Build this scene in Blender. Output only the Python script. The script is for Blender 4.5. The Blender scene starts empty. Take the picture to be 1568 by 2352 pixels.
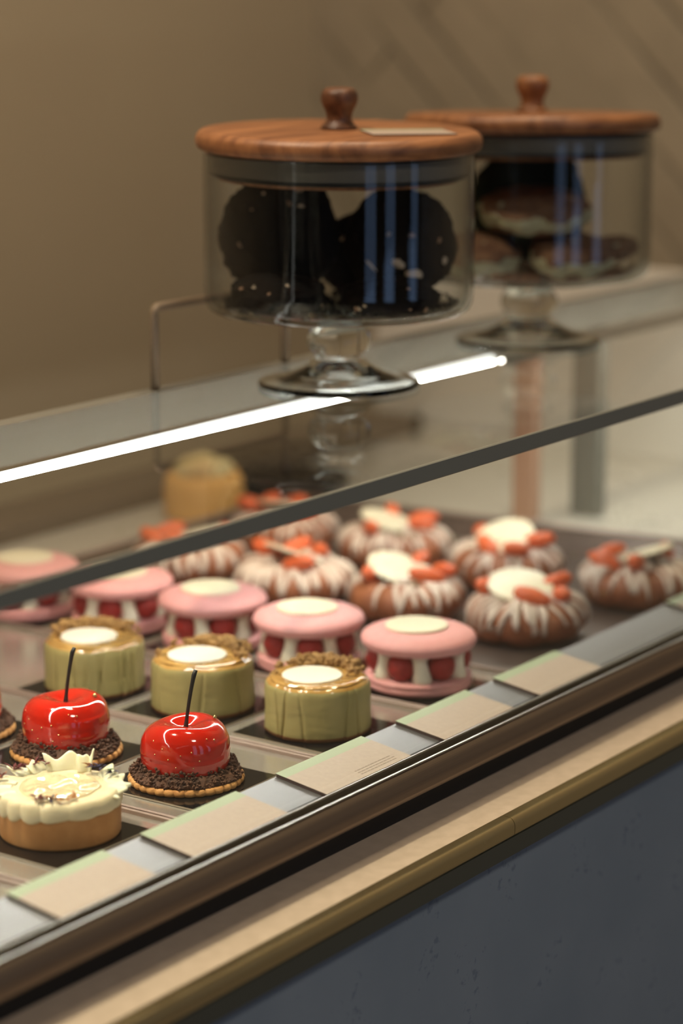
import bpy, bmesh, math, random
from math import sin, cos, pi, radians, sqrt, atan2
from mathutils import Vector, Matrix, noise, Euler

random.seed(7)
SC = bpy.context.scene
COL = SC.collection
H = 1.45                      # height of the camera above the floor; scene heights below are given relative to it


# ------------------------------------------------------------------ materials
def new_mat(name):
    m = bpy.data.materials.new(name)
    m.use_nodes = True
    nt = m.node_tree
    nt.nodes.clear()
    out = nt.nodes.new('ShaderNodeOutputMaterial')
    return m, nt, out


def rgb(c):
    return (c[0], c[1], c[2], 1.0)


def srgb(r, g, b):
    def f(v):
        v /= 255.0
        return v / 12.92 if v <= 0.04045 else ((v + 0.055) / 1.055) ** 2.4
    return (f(r), f(g), f(b))


def principled(name, col, rough=0.5, metal=0.0, noise_amt=0.0, noise_scale=40.0, col2=None, bump=0.0,
               bump_scale=None, coat=0.0, sss=0.0, sss_radius=(0.01, 0.004, 0.002), spec=0.5, stretch=(1, 1, 1), detail=4.0,
               rough_var=0.0):
    m, nt, out = new_mat(name)
    b = nt.nodes.new('ShaderNodeBsdfPrincipled')
    nt.links.new(b.outputs[0], out.inputs[0])
    b.inputs['Base Color'].default_value = rgb(col)
    b.inputs['Roughness'].default_value = rough
    b.inputs['Metallic'].default_value = metal
    b.inputs['Coat Weight'].default_value = coat
    b.inputs['Coat Roughness'].default_value = 0.03
    b.inputs['Specular IOR Level'].default_value = spec
    if sss > 0:
        b.inputs['Subsurface Weight'].default_value = sss
        b.inputs['Subsurface Radius'].default_value = sss_radius
        b.inputs['Subsurface Scale'].default_value = 1.0
    if col2 is not None or bump > 0 or rough_var > 0:
        tc = nt.nodes.new('ShaderNodeTexCoord')
        mp = nt.nodes.new('ShaderNodeMapping')
        mp.inputs['Scale'].default_value = stretch
        nt.links.new(tc.outputs['Object'], mp.inputs[0])
        n = nt.nodes.new('ShaderNodeTexNoise')
        n.inputs['Scale'].default_value = noise_scale
        n.inputs['Detail'].default_value = detail
        nt.links.new(mp.outputs[0], n.inputs['Vector'])
        if col2 is not None:
            r = nt.nodes.new('ShaderNodeValToRGB')
            r.color_ramp.elements[0].position = 0.35
            r.color_ramp.elements[1].position = 0.68
            r.color_ramp.elements[0].color = rgb(col)
            r.color_ramp.elements[1].color = rgb(col2)
            nt.links.new(n.outputs[0], r.inputs[0])
            nt.links.new(r.outputs[0], b.inputs['Base Color'])
        if rough_var > 0:
            mr = nt.nodes.new('ShaderNodeMapRange')
            mr.inputs[3].default_value = max(0.02, rough - rough_var)
            mr.inputs[4].default_value = rough + rough_var
            nt.links.new(n.outputs[0], mr.inputs[0])
            nt.links.new(mr.outputs[0], b.inputs['Roughness'])
        if bump > 0:
            n2 = nt.nodes.new('ShaderNodeTexNoise')
            n2.inputs['Scale'].default_value = bump_scale or noise_scale
            n2.inputs['Detail'].default_value = 5.0
            nt.links.new(mp.outputs[0], n2.inputs['Vector'])
            bp = nt.nodes.new('ShaderNodeBump')
            bp.inputs['Strength'].default_value = bump
            bp.inputs['Distance'].default_value = 0.002
            nt.links.new(n2.outputs[0], bp.inputs['Height'])
            nt.links.new(bp.outputs[0], b.inputs['Normal'])
    return m


def thin_glass(name, tint=(0.96, 0.985, 0.97), edge_tint=None, f0=0.04):
    """clear sheet glass: straight-through transmission with a Schlick reflection, the same for every ray"""
    m, nt, out = new_mat(name)
    lw = nt.nodes.new('ShaderNodeLayerWeight')
    lw.inputs['Blend'].default_value = 0.5
    p = nt.nodes.new('ShaderNodeMath'); p.operation = 'POWER'; p.inputs[1].default_value = 5.0
    nt.links.new(lw.outputs['Facing'], p.inputs[0])
    ma = nt.nodes.new('ShaderNodeMath'); ma.operation = 'MULTIPLY_ADD'
    ma.inputs[1].default_value = 1 - f0; ma.inputs[2].default_value = f0
    nt.links.new(p.outputs[0], ma.inputs[0])
    tr = nt.nodes.new('ShaderNodeBsdfTransparent')
    tr.inputs[0].default_value = rgb(tint)
    if edge_tint is not None:
        p2 = nt.nodes.new('ShaderNodeMath'); p2.operation = 'POWER'; p2.inputs[1].default_value = 4.0
        nt.links.new(lw.outputs['Facing'], p2.inputs[0])
        mx = nt.nodes.new('ShaderNodeMix'); mx.data_type = 'RGBA'
        mx.inputs[6].default_value = rgb(tint); mx.inputs[7].default_value = rgb(edge_tint)
        nt.links.new(p2.outputs[0], mx.inputs[0])
        nt.links.new(mx.outputs[2], tr.inputs[0])
    gl = nt.nodes.new('ShaderNodeBsdfGlossy')
    gl.inputs['Roughness'].default_value = 0.0
    gl.inputs[0].default_value = (1, 1, 1, 1)
    mix = nt.nodes.new('ShaderNodeMixShader')
    nt.links.new(ma.outputs[0], mix.inputs[0])
    nt.links.new(tr.outputs[0], mix.inputs[1])
    nt.links.new(gl.outputs[0], mix.inputs[2])
    nt.links.new(mix.outputs[0], out.inputs[0])
    return m


def solid_glass(name, col=(0.97, 0.985, 0.975)):
    m, nt, out = new_mat(name)
    g = nt.nodes.new('ShaderNodeBsdfGlass')
    g.inputs['Color'].default_value = rgb(col)
    g.inputs['Roughness'].default_value = 0.0
    g.inputs['IOR'].default_value = 1.47
    nt.links.new(g.outputs[0], out.inputs[0])
    return m


def emitter(name, col, strength):
    m, nt, out = new_mat(name)
    e = nt.nodes.new('ShaderNodeEmission')
    e.inputs[0].default_value = rgb(col)
    e.inputs[1].default_value = strength
    nt.links.new(e.outputs[0], out.inputs[0])
    return m


def wood(name, a, b, scale=1.0):
    m, nt, out = new_mat(name)
    tc = nt.nodes.new('ShaderNodeTexCoord')
    mp = nt.nodes.new('ShaderNodeMapping')
    mp.inputs['Scale'].default_value = (6 * scale, 60 * scale, 40 * scale)
    mp.inputs['Rotation'].default_value = (0, 0, radians(28))
    nt.links.new(tc.outputs['Object'], mp.inputs[0])
    n = nt.nodes.new('ShaderNodeTexNoise')
    n.inputs['Scale'].default_value = 1.6
    n.inputs['Detail'].default_value = 8
    n.inputs['Distortion'].default_value = 0.6
    nt.links.new(mp.outputs[0], n.inputs['Vector'])
    r = nt.nodes.new('ShaderNodeValToRGB')
    r.color_ramp.elements[0].position = 0.34
    r.color_ramp.elements[0].color = rgb(a)
    r.color_ramp.elements[1].position = 0.62
    r.color_ramp.elements[1].color = rgb(b)
    nt.links.new(n.outputs[0], r.inputs[0])
    bs = nt.nodes.new('ShaderNodeBsdfPrincipled')
    bs.inputs['Roughness'].default_value = 0.48
    nt.links.new(r.outputs[0], bs.inputs['Base Color'])
    bp = nt.nodes.new('ShaderNodeBump')
    bp.inputs['Strength'].default_value = 0.25
    bp.inputs['Distance'].default_value = 0.001
    nt.links.new(n.outputs[0], bp.inputs['Height'])
    nt.links.new(bp.outputs[0], bs.inputs['Normal'])
    nt.links.new(bs.outputs[0], out.inputs[0])
    return m


def tile_wall(name, col, groove):
    """painted brick laid on the diagonal"""
    m, nt, out = new_mat(name)
    tc = nt.nodes.new('ShaderNodeTexCoord')
    sx = nt.nodes.new('ShaderNodeSeparateXYZ')
    nt.links.new(tc.outputs['Object'], sx.inputs[0])
    cb = nt.nodes.new('ShaderNodeCombineXYZ')
    nt.links.new(sx.outputs[1], cb.inputs[0])
    nt.links.new(sx.outputs[2], cb.inputs[1])
    mp = nt.nodes.new('ShaderNodeMapping')
    mp.inputs['Rotation'].default_value = (0, 0, radians(-45))
    nt.links.new(cb.outputs[0], mp.inputs[0])
    br = nt.nodes.new('ShaderNodeTexBrick')
    br.inputs['Scale'].default_value = 1.0
    br.inputs['Brick Width'].default_value = 0.62
    br.inputs['Row Height'].default_value = 0.066
    br.inputs['Mortar Size'].default_value = 0.005
    br.offset = 0.37
    br.inputs['Mortar Smooth'].default_value = 0.6
    br.inputs['Color1'].default_value = rgb(col)
    br.inputs['Color2'].default_value = rgb([c * 0.93 for c in col])
    br.inputs['Mortar'].default_value = rgb(groove)
    nt.links.new(mp.outputs[0], br.inputs['Vector'])
    n = nt.nodes.new('ShaderNodeTexNoise')
    n.inputs['Scale'].default_value = 9.0
    n.inputs['Detail'].default_value = 3.0
    nt.links.new(tc.outputs['Object'], n.inputs['Vector'])
    mr = nt.nodes.new('ShaderNodeMapRange')
    mr.inputs[1].default_value = 0.3; mr.inputs[2].default_value = 0.7
    mr.inputs[3].default_value = 0.86; mr.inputs[4].default_value = 1.04
    nt.links.new(n.outputs[0], mr.inputs[0])
    br.inputs['Mortar'].default_value = rgb(col)
    n4 = nt.nodes.new('ShaderNodeTexNoise')
    n4.inputs['Scale'].default_value = 5.5
    n4.inputs['Detail'].default_value = 2.0
    nt.links.new(tc.outputs['Object'], n4.inputs['Vector'])
    mr4 = nt.nodes.new('ShaderNodeMapRange')
    mr4.inputs[1].default_value = 0.40; mr4.inputs[2].default_value = 0.62
    nt.links.new(n4.outputs[0], mr4.inputs[0])
    gm = nt.nodes.new('ShaderNodeMath'); gm.operation = 'MULTIPLY'
    nt.links.new(br.outputs['Fac'], gm.inputs[0]); nt.links.new(mr4.outputs[0], gm.inputs[1])
    gx = nt.nodes.new('ShaderNodeMix'); gx.data_type = 'RGBA'
    nt.links.new(gm.outputs[0], gx.inputs[0])
    nt.links.new(br.outputs['Color'], gx.inputs[6])
    gx.inputs[7].default_value = rgb([g * .70 for g in groove])
    mx = nt.nodes.new('ShaderNodeMix'); mx.data_type = 'RGBA'; mx.blend_type = 'MULTIPLY'
    mx.inputs[0].default_value = 1.0
    nt.links.new(gx.outputs[2], mx.inputs[6])
    nt.links.new(mr.outputs[0], mx.inputs[7])
    bs = nt.nodes.new('ShaderNodeBsdfPrincipled')
    bs.inputs['Roughness'].default_value = 0.6
    nt.links.new(mx.outputs[2], bs.inputs['Base Color'])
    bp = nt.nodes.new('ShaderNodeBump')
    bp.invert = True
    bp.inputs['Strength'].default_value = 0.6
    bp.inputs['Distance'].default_value = 0.004
    nt.links.new(gm.outputs[0], bp.inputs['Height'])
    nt.links.new(bp.outputs[0], bs.inputs['Normal'])
    nt.links.new(bs.outputs[0], out.inputs[0])
    return m


def plaster_panel(name):
    """blue-grey textured plaster with pits and clouds"""
    m, nt, out = new_mat(name)
    tc = nt.nodes.new('ShaderNodeTexCoord')
    n = nt.nodes.new('ShaderNodeTexNoise')
    n.inputs['Scale'].default_value = 11.0; n.inputs['Detail'].default_value = 5.0
    nt.links.new(tc.outputs['Object'], n.inputs['Vector'])
    r = nt.nodes.new('ShaderNodeValToRGB')
    r.color_ramp.elements[0].position = 0.3; r.color_ramp.elements[1].position = 0.72
    r.color_ramp.elements[0].color = rgb((0.240, 0.292, 0.338))
    r.color_ramp.elements[1].color = rgb((0.285, 0.336, 0.380))
    nt.links.new(n.outputs[0], r.inputs[0])
    n2 = nt.nodes.new('ShaderNodeTexNoise')
    n2.inputs['Scale'].default_value = 190.0; n2.inputs['Detail'].default_value = 3.0
    nt.links.new(tc.outputs['Object'], n2.inputs['Vector'])
    n3 = nt.nodes.new('ShaderNodeTexNoise')
    n3.inputs['Scale'].default_value = 22.0; n3.inputs['Detail'].default_value = 2.0
    nt.links.new(tc.outputs['Object'], n3.inputs['Vector'])
    mu = nt.nodes.new('ShaderNodeMath'); mu.operation = 'MULTIPLY'
    nt.links.new(n2.outputs[0], mu.inputs[0]); nt.links.new(n3.outputs[0], mu.inputs[1])
    r2 = nt.nodes.new('ShaderNodeValToRGB')
    r2.color_ramp.elements[0].position = 0.36; r2.color_ramp.elements[1].position = 0.43
    r2.color_ramp.elements[0].color = (1, 1, 1, 1)
    r2.color_ramp.elements[1].color = (0.70, 0.73, 0.78, 1)
    nt.links.new(mu.outputs[0], r2.inputs[0])
    mx = nt.nodes.new('ShaderNodeMix'); mx.data_type = 'RGBA'; mx.blend_type = 'MULTIPLY'
    mx.inputs[0].default_value = 1.0
    nt.links.new(r.outputs[0], mx.inputs[6]); nt.links.new(r2.outputs[0], mx.inputs[7])
    bs = nt.nodes.new('ShaderNodeBsdfPrincipled')
    bs.inputs['Roughness'].default_value = 0.75
    nt.links.new(mx.outputs[2], bs.inputs['Base Color'])
    bp = nt.nodes.new('ShaderNodeBump')
    bp.invert = True
    bp.inputs['Strength'].default_value = 0.2; bp.inputs['Distance'].default_value = 0.0015
    nt.links.new(mu.outputs[0], bp.inputs['Height'])
    nt.links.new(bp.outputs[0], bs.inputs['Normal'])
    nt.links.new(bs.outputs[0], out.inputs[0])
    return m


M = {}
M['wall'] = principled('beige wall paint', (0.46, 0.37, 0.245), 0.75, col2=(0.48, 0.39, 0.26), noise_scale=3, bump=0.05, bump_scale=60)
M['tile'] = tile_wall('painted diagonal brick', (0.52, 0.44, 0.325), (0.385, 0.325, 0.235))
M['plain'] = principled('dull plaster', (0.13, 0.11, 0.088), 0.8)
M['floor'] = principled('floor tile', (0.22, 0.19, 0.16), 0.5)
M['window'] = emitter('daylight behind the shop window', (0.40, 0.60, 1.0), 0.85)
M['dark_frame'] = principled('dark window frame', (0.03, 0.03, 0.03), 0.4)
M['panel'] = plaster_panel('blue grey plaster')
M['stone'] = principled('beige stone', (0.62, 0.50, 0.385), 0.55, col2=(0.68, 0.55, 0.43), noise_scale=120, bump=0.12, bump_scale=500, rough_var=0.1)
M['brass'] = principled('polished brass', (0.80, 0.70, 0.43), 0.24, 1.0, rough_var=0.08, noise_scale=25)
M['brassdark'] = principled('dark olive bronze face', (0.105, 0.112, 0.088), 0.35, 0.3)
M['bronze'] = principled('dark bronze channel', (0.24, 0.175, 0.125), 0.36, 0.6)
M['black'] = principled('black recess shade', (0.008, 0.008, 0.008), 0.6)  # recess wall under the channel: its shade is put into this black
M['teal_seal'] = principled('dark green glazing seal', (0.012, 0.03, 0.028), 0.25)
M['silver'] = principled('satin aluminium', (0.62, 0.60, 0.57), 0.28, 1.0)
M['brushed'] = principled('brushed steel rail', (0.40, 0.40, 0.42), 0.4, 1.0, bump=0.08, bump_scale=300, stretch=(0.2, 4, 1))
M['steel'] = principled('mirror steel tray', (0.56, 0.52, 0.47), 0.2, 0.7, rough_var=0.05, noise_scale=12)
M['deck'] = principled('satin steel deck', (0.66, 0.63, 0.57), 0.3, 0.35, rough_var=0.08, noise_scale=8)
M['bake'] = principled('dark brown baking tray', (0.105, 0.075, 0.066), 0.38, 0.35, rough_var=0.1, noise_scale=30)
M['lip'] = principled('worn tray lip', (0.36, 0.27, 0.235), 0.4, 0.3)
M['board'] = principled('black cake board', (0.007, 0.007, 0.008), 0.10, rough_var=0.04, noise_scale=40, spec=0.32)
M['boardedge'] = principled('pale cut edge', (0.42, 0.35, 0.27), 0.5)
M['pane'] = thin_glass('sheet glass')
m_, nt_, out_ = new_mat('reflectionless underside of the top pane')  # no coating: reflection left out so the light bar is not mirrored twice
t_ = nt_.nodes.new('ShaderNodeBsdfTransparent'); t_.inputs[0].default_value = (.95, .965, .95, 1)
nt_.links.new(t_.outputs[0], out_.inputs[0])
M['paneunder'] = m_
M['glassedge'] = principled('ground glass edge', (0.22, 0.225, 0.19), 0.35)
M['endwhite'] = principled('pale end panel', (0.80, 0.76, 0.68), 0.6, col2=(0.86, 0.82, 0.74), noise_scale=6)
M['copper'] = principled('copper post', (0.46, 0.275, 0.185), 0.5, 0.1)
M['greypost'] = principled('grey green post', (0.16, 0.155, 0.13), 0.5)
M['led'] = emitter('light bar diffuser', (1.0, 0.955, 0.87), 72.0)
M['ledglow'] = emitter('light bar side glow', (1.0, 0.98, 0.94), 3.2)
M['framebrown'] = principled('brown frame paint', (0.19, 0.14, 0.09), 0.6)
M['blackplate'] = principled('black glazed plate', (0.012, 0.010, 0.010), 0.25)
M['sill'] = principled('matt brown sill', (0.10, 0.078, 0.058), 0.9, spec=0.05)
M['alu'] = principled('pale aluminium profile', (0.72, 0.69, 0.62), 0.45, 0.2)
M['card'] = principled('beige card', (0.40, 0.32, 0.265), 0.42, col2=(0.43, 0.345, 0.285), noise_scale=300)
M['cardgreen'] = principled('sage green print', (0.32, 0.385, 0.25), 0.38)
M['carddark'] = principled('maroon card edge', (0.05, 0.022, 0.018), 0.6)
M['print'] = principled('grey print', (0.27, 0.22, 0.18), 0.6)

M['jarwall'] = thin_glass('clear jar glass', (0.975, 0.985, 0.98), edge_tint=(0.10, 0.13, 0.11))
M['jarfoot'] = solid_glass('thick pressed glass')
M['wood'] = wood('acacia wood', srgb(112, 70, 42), srgb(152, 102, 64))
M['knobwood'] = wood('dark acacia wood', srgb(70, 44, 28), srgb(112, 72, 46), 1.6)
M['gasket'] = principled('grey silicone gasket', (0.15, 0.135, 0.11), 0.45)
M['darkring'] = principled('dark gasket lip', (0.012, 0.014, 0.015), 0.4)
M['choc'] = principled('black cocoa cookie', (0.003, 0.003, 0.0035), 0.8, col2=(0.010, 0.006, 0.005), noise_scale=60, bump=0.6, bump_scale=140, spec=0.15)
M['nut'] = principled('chopped nut', (0.42, 0.25, 0.15), 0.6)
M['palenut'] = principled('pale almond flake', (0.72, 0.58, 0.42), 0.6)
M['matcha'] = principled('dark green cookie', (0.012, 0.020, 0.012), 0.8, col2=(0.024, 0.028, 0.014), spec=0.15, noise_scale=50, bump=0.5, bump_scale=120)
M['brownie'] = principled('brown cookie crumb', (0.12, 0.055, 0.030), 0.8, col2=(0.22, 0.115, 0.06), noise_scale=60, bump=0.6, bump_scale=120)
M['icing'] = principled('pale green icing', (0.42, 0.40, 0.26), 0.6)

M['cherry'] = principled('red mirror glaze', (0.53, 0.014, 0.004), 0.10, coat=1.0, sss=0.08, sss_radius=(0.006, 0.001, 0.0006), spec=0.6)
M['stem'] = principled('black stem', (0.006, 0.005, 0.004), 0.45)
M['gold'] = principled('gold leaf', (0.95, 0.66, 0.28), 0.25, 1.0)
M['crumb'] = principled('chocolate crumb', (0.045, 0.018, 0.009), 0.8, col2=(0.13, 0.055, 0.028), noise_scale=220)
M['biscuit'] = principled('baked biscuit', (0.50, 0.22, 0.06), 0.65, col2=(0.64, 0.33, 0.11), noise_scale=90, bump=0.2, bump_scale=500)
M['crust'] = principled('golden tart crust', (0.42, 0.18, 0.05), 0.7, col2=(0.52, 0.25, 0.085), noise_scale=70, bump=0.2, bump_scale=600)
M['cream'] = principled('ivory cream', (0.72, 0.62, 0.40), 0.5, sss=0.3, sss_radius=(0.004, 0.003, 0.002))
M['jelly'] = principled('shiny cream gel', (0.76, 0.62, 0.38), 0.06, coat=1.0)
M['shard'] = principled('white chocolate shaving', (0.90, 0.82, 0.56), 0.45, sss=0.5, sss_radius=(0.004, 0.003, 0.002))
M['petalred'] = principled('dried red petal', (0.13, 0.012, 0.014), 0.7)
M['petalblue'] = principled('dried violet petal', (0.03, 0.02, 0.07), 0.7)
M['petalorange'] = principled('dried amber petal', (0.42, 0.17, 0.05), 0.7)
M['leafgreen'] = principled('green herb leaf', (0.10, 0.17, 0.06), 0.6)
M['cheese'] = principled('pistachio green cake side', (0.32, 0.265, 0.095), 0.55, col2=(0.40, 0.33, 0.13), noise_scale=50, stretch=(1, 1, 0.3), bump=0.15, bump_scale=200)
M['cheesebase'] = principled('browned cake base', (0.20, 0.075, 0.02), 0.7)
M['caramel'] = principled('caramel glaze', (0.46, 0.24, 0.06), 0.09, coat=1.0, col2=(0.56, 0.34, 0.11), noise_scale=60)
M['whitedisc'] = principled('white cream disc', (0.86, 0.81, 0.70), 0.3)
M['nutcrumb'] = principled('golden nut crumb', (0.24, 0.12, 0.035), 0.75, col2=(0.42, 0.24, 0.08), noise_scale=180)
M['pink'] = principled('pink macaron shell', (0.74, 0.34, 0.335), 0.6, col2=(0.77, 0.37, 0.365), noise_scale=200, bump=0.08, bump_scale=600, sss=0.15, sss_radius=(0.004, 0.002, 0.002))
M['raspberry'] = principled('raspberry', (0.32, 0.010, 0.008), 0.4, bump=0.9, bump_scale=420, sss=0.2, sss_radius=(0.004, 0.0006, 0.0005))
M['whitecream'] = principled('piped white cream', (0.84, 0.76, 0.62), 0.5)
M['ivorydisc'] = principled('ivory chocolate disc', (0.88, 0.80, 0.60), 0.35)
M['bun'] = principled('caramelised choux', (0.24, 0.07, 0.03), 0.5, col2=(0.42, 0.145, 0.062), noise_scale=40, bump=0.25, bump_scale=120)
M['drizzle'] = principled('white chocolate drizzle', (0.78, 0.64, 0.54), 0.4)
M['strawberry'] = principled('strawberry piece', (0.78, 0.15, 0.05), 0.35)
M['greenherb'] = principled('pistachio bits', (0.25, 0.27, 0.10), 0.7)
M['sponge'] = principled('golden sponge', (0.74, 0.40, 0.11), 0.8, col2=(0.80, 0.46, 0.15), noise_scale=40)
M['spongetop'] = principled('pale cream top', (0.72, 0.60, 0.32), 0.6, col2=(0.55, 0.33, 0.12), noise_scale=25)


# ------------------------------------------------------------------ object helpers
def thing(name, label, cat, loc, rotz=0.0, group=None):
    o = bpy.data.objects.new(name, None)
    o.empty_display_size = 0.02
    COL.objects.link(o)
    o.location = (loc[0], loc[1], loc[2] + H)
    o.rotation_euler = (0, 0, rotz)
    o['label'] = label
    o['category'] = cat
    if group:
        o['group'] = group
    return o


def part(name, bm, mats, parent=None, label=None, smooth=True, kind=None, loc=None):
    me = bpy.data.meshes.new(name)
    bm.normal_update()
    bm.to_mesh(me)
    bm.free()
    if not isinstance(mats, (list, tuple)):
        mats = [mats]
    for m in mats:
        me.materials.append(m)
    if smooth:
        for p in me.polygons:
            p.use_smooth = True
    o = bpy.data.objects.new(name, me)
    COL.objects.link(o)
    if parent is not None:
        o.parent = parent
    if loc is not None:
        o.location = loc
    if label:
        o['label'] = label
    if kind:
        o['kind'] = kind
    return o


def tag(o, label, cat, group=None, kind=None):
    o['label'] = label
    o['category'] = cat
    if group:
        o['group'] = group
    if kind:
        o['kind'] = kind
    return o


def kids(o):
    return [c for c in bpy.data.objects if c.parent == o]


def copy_tree(root, loc, rotz, label, group=None):
    r = root.copy()
    COL.objects.link(r)
    r.location = (loc[0], loc[1], loc[2] + H)
    r.rotation_euler = (0, 0, rotz)
    r['label'] = label
    if group:
        r['group'] = group
    for ch in kids(root):
        c = ch.copy()
        COL.objects.link(c)
        c.parent = r
        for g in kids(ch):
            d = g.copy()
            COL.objects.link(d)
            d.parent = c
    return r


def box(bm, x0, x1, y0, y1, z0, z1, bevel=0.0, seg=2, mi=0):
    r = bmesh.ops.create_cube(bm, size=1.0)
    vs = r['verts']
    for v in vs:
        v.co = Vector((x0 + (v.co.x + .5) * (x1 - x0), y0 + (v.co.y + .5) * (y1 - y0), z0 + (v.co.z + .5) * (z1 - z0)))
    fs = set(f for v in vs for f in v.link_faces)
    for f in fs:
        f.material_index = mi
    if bevel > 0:
        es = list(set(e for v in vs for e in v.link_edges))
        bmesh.ops.bevel(bm, geom=es, offset=bevel, segments=seg, profile=0.5, affect='EDGES')
    return bm


def prism(bm, prof, x0, x1, mi=0):
    """profile of (y,z) points extruded along x"""
    a = [bm.verts.new((x0, y, z)) for y, z in prof]
    b = [bm.verts.new((x1, y, z)) for y, z in prof]
    n = len(prof)
    for i in range(n):
        f = bm.faces.new((a[i], a[(i + 1) % n], b[(i + 1) % n], b[i]))
        f.material_index = mi
    bm.faces.new(a[::-1]).material_index = mi
    bm.faces.new(b).material_index = mi
    bmesh.ops.recalc_face_normals(bm, faces=bm.faces[:])
    return bm


def lathe(prof, n=64, fn=None, bm=None, closed=False, mi=None):
    """prof: list of (r,z); r=0 ends become poles. fn(r,z,phi,i)->(x,y,z)"""
    bm = bm or bmesh.new()
    rings = []
    for i, (r, z) in enumerate(prof):
        if r <= 1e-9:
            co = fn(0, z, 0, i) if fn else (0, 0, z)
            rings.append([bm.verts.new(co)])
        else:
            ring = []
            for k in range(n):
                ph = 2 * pi * k / n
                co = fn(r, z, ph, i) if fn else (r * cos(ph), r * sin(ph), z)
                ring.append(bm.verts.new(co))
            rings.append(ring)
    pairs = list(zip(range(len(rings) - 1), range(1, len(rings))))
    if closed:
        pairs.append((len(rings) - 1, 0))
    for i, j in pairs:
        A, B = rings[i], rings[j]
        for k in range(n):
            k2 = (k + 1) % n
            if len(A) == 1 and len(B) == 1:
                continue
            if len(A) == 1:
                f = bm.faces.new((A[0], B[k2], B[k]))
            elif len(B) == 1:
                f = bm.faces.new((A[k], A[k2], B[0]))
            else:
                f = bm.faces.new((A[k], A[k2], B[k2], B[k]))
            if mi:
                f.material_index = mi[i]
    bmesh.ops.recalc_face_normals(bm, faces=bm.faces[:])
    return bm


def rprof(pts, rad=0.15, steps=4):
    """round off interior corners of a profile polyline"""
    out = [pts[0]]
    for i in range(1, len(pts) - 1):
        p, a, b = Vector(pts[i]), Vector(pts[i - 1]), Vector(pts[i + 1])
        d = min(rad, (a - p).length * .45, (b - p).length * .45)
        s, e = p + (a - p).normalized() * d, p + (b - p).normalized() * d
        for k in range(steps + 1):
            t = k / steps
            q = s * (1 - t) ** 2 + p * 2 * t * (1 - t) + e * t * t
            out.append((q.x, q.y))
    out.append(pts[-1])
    return out


def tube(bm, pts, rads, n=10, cap=True, flat=1.0):
    pts = [Vector(p) for p in pts]
    if not isinstance(rads, (list, tuple)):
        rads = [rads] * len(pts)
    rings = []
    up = Vector((0.13, 0.31, 0.94))
    for i, p in enumerate(pts):
        t = (pts[min(i + 1, len(pts) - 1)] - pts[max(i - 1, 0)]).normalized()
        u = t.cross(up)
        if u.length < 1e-4:
            u = t.cross(Vector((1, 0, 0)))
        u.normalize()
        w = u.cross(t).normalized()
        rings.append([bm.verts.new(p + u * (rads[i] * cos(2 * pi * k / n)) + w * (rads[i] * flat * sin(2 * pi * k / n))) for k in range(n)])
    for A, B in zip(rings, rings[1:]):
        for k in range(n):
            bm.faces.new((A[k], A[(k + 1) % n], B[(k + 1) % n], B[k]))
    if cap:
        bm.faces.new(rings[0][::-1])
        bm.faces.new(rings[-1])
    return bm


def nz(p, s, seed=0.0):
    return noise.noise(Vector(p) * s + Vector((seed * 13.7, seed * 7.1, seed * 3.3)))


def blob(bm, c, r, squash=(1, 1, 1), sub=2, amp=0.0, freq=1.0, seed=0.0, rot=None, mi=0):
    r0 = bmesh.ops.create_icosphere(bm, subdivisions=sub, radius=1.0)
    vs = r0['verts']
    for v in vs:
        d = v.co.normalized()
        k = 1.0 + amp * nz(d, freq, seed) + amp * .5 * nz(d, freq * 2.3, seed + 5)
        q = Vector((d.x * squash[0], d.y * squash[1], d.z * squash[2])) * (r * k)
        if rot is not None:
            q = rot @ q
        v.co = Vector(c) + q
    if mi:
        for f in set(f for v in vs for f in v.link_faces):
            f.material_index = mi
    return bm


def crumbs(bm, pts, r0, r1, sub=1, amp=0.35):
    for i, p in enumerate(pts):
        blob(bm, p, random.uniform(r0, r1), (1, random.uniform(.7, 1.1), random.uniform(.7, 1.1)), sub, amp, 1.3, i * .37)
    return bm


# ------------------------------------------------------------------ the room
X0, X1, Y0, Y1 = -2.6, 2.72, -3.0, 1.95


def struct(name, bm, m, loc=(0, 0, 0)):
    o = part(name, bm, m, smooth=False)
    o['kind'] = 'structure'
    o.location = loc
    return o


bm = bmesh.new(); box(bm, X0 - .1, X1 + .1, Y0 - .1, Y1 + .1, -0.1, 0.0); struct('floor', bm, M['floor'])
bm = bmesh.new(); box(bm, X0 - .1, X1 + .1, Y0 - .1, Y1 + .1, 2.95, 3.05); struct('ceiling', bm, M['plain'])
bm = bmesh.new(); box(bm, X0, X1, Y1, Y1 + .1, 0, 2.95); struct('wall_back', bm, M['wall'])
bm = bmesh.new(); box(bm, X1, X1 + .1, Y0 - .1, Y1 + .1, 0, 2.95); struct('wall_right', bm, M['tile'])
bm = bmesh.new(); box(bm, X0 - .1, X0, Y0 - .1, Y1 + .1, 0, 2.95); struct('wall_left', bm, M['plain'])
bm = bmesh.new(); box(bm, X0, X1, Y0 - .1, Y0, 0, 2.95); struct('wall_front', bm, M['plain'])
for i, (wx, ww) in enumerate(((-0.75, 0.85), (0.62, 0.62), (2.2, 0.5))):
    bm = bmesh.new()
    box(bm, wx - ww / 2, wx + ww / 2, Y0 + .005, Y0 + .02, 0.5, 2.5, mi=0)
    for a, b in ((wx - ww / 2 - .04, wx - ww / 2), (wx + ww / 2, wx + ww / 2 + .04)):
        box(bm, a, b, Y0 + .001, Y0 + .05, 0.46, 2.54, mi=1)
    for a, b in ((.46, .5), (2.5, 2.54)):
        box(bm, wx - ww / 2, wx + ww / 2, Y0 + .001, Y0 + .05, a, b, mi=1)
    struct('window_%d' % (i + 1), bm, [M['window'], M['dark_frame']])

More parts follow.
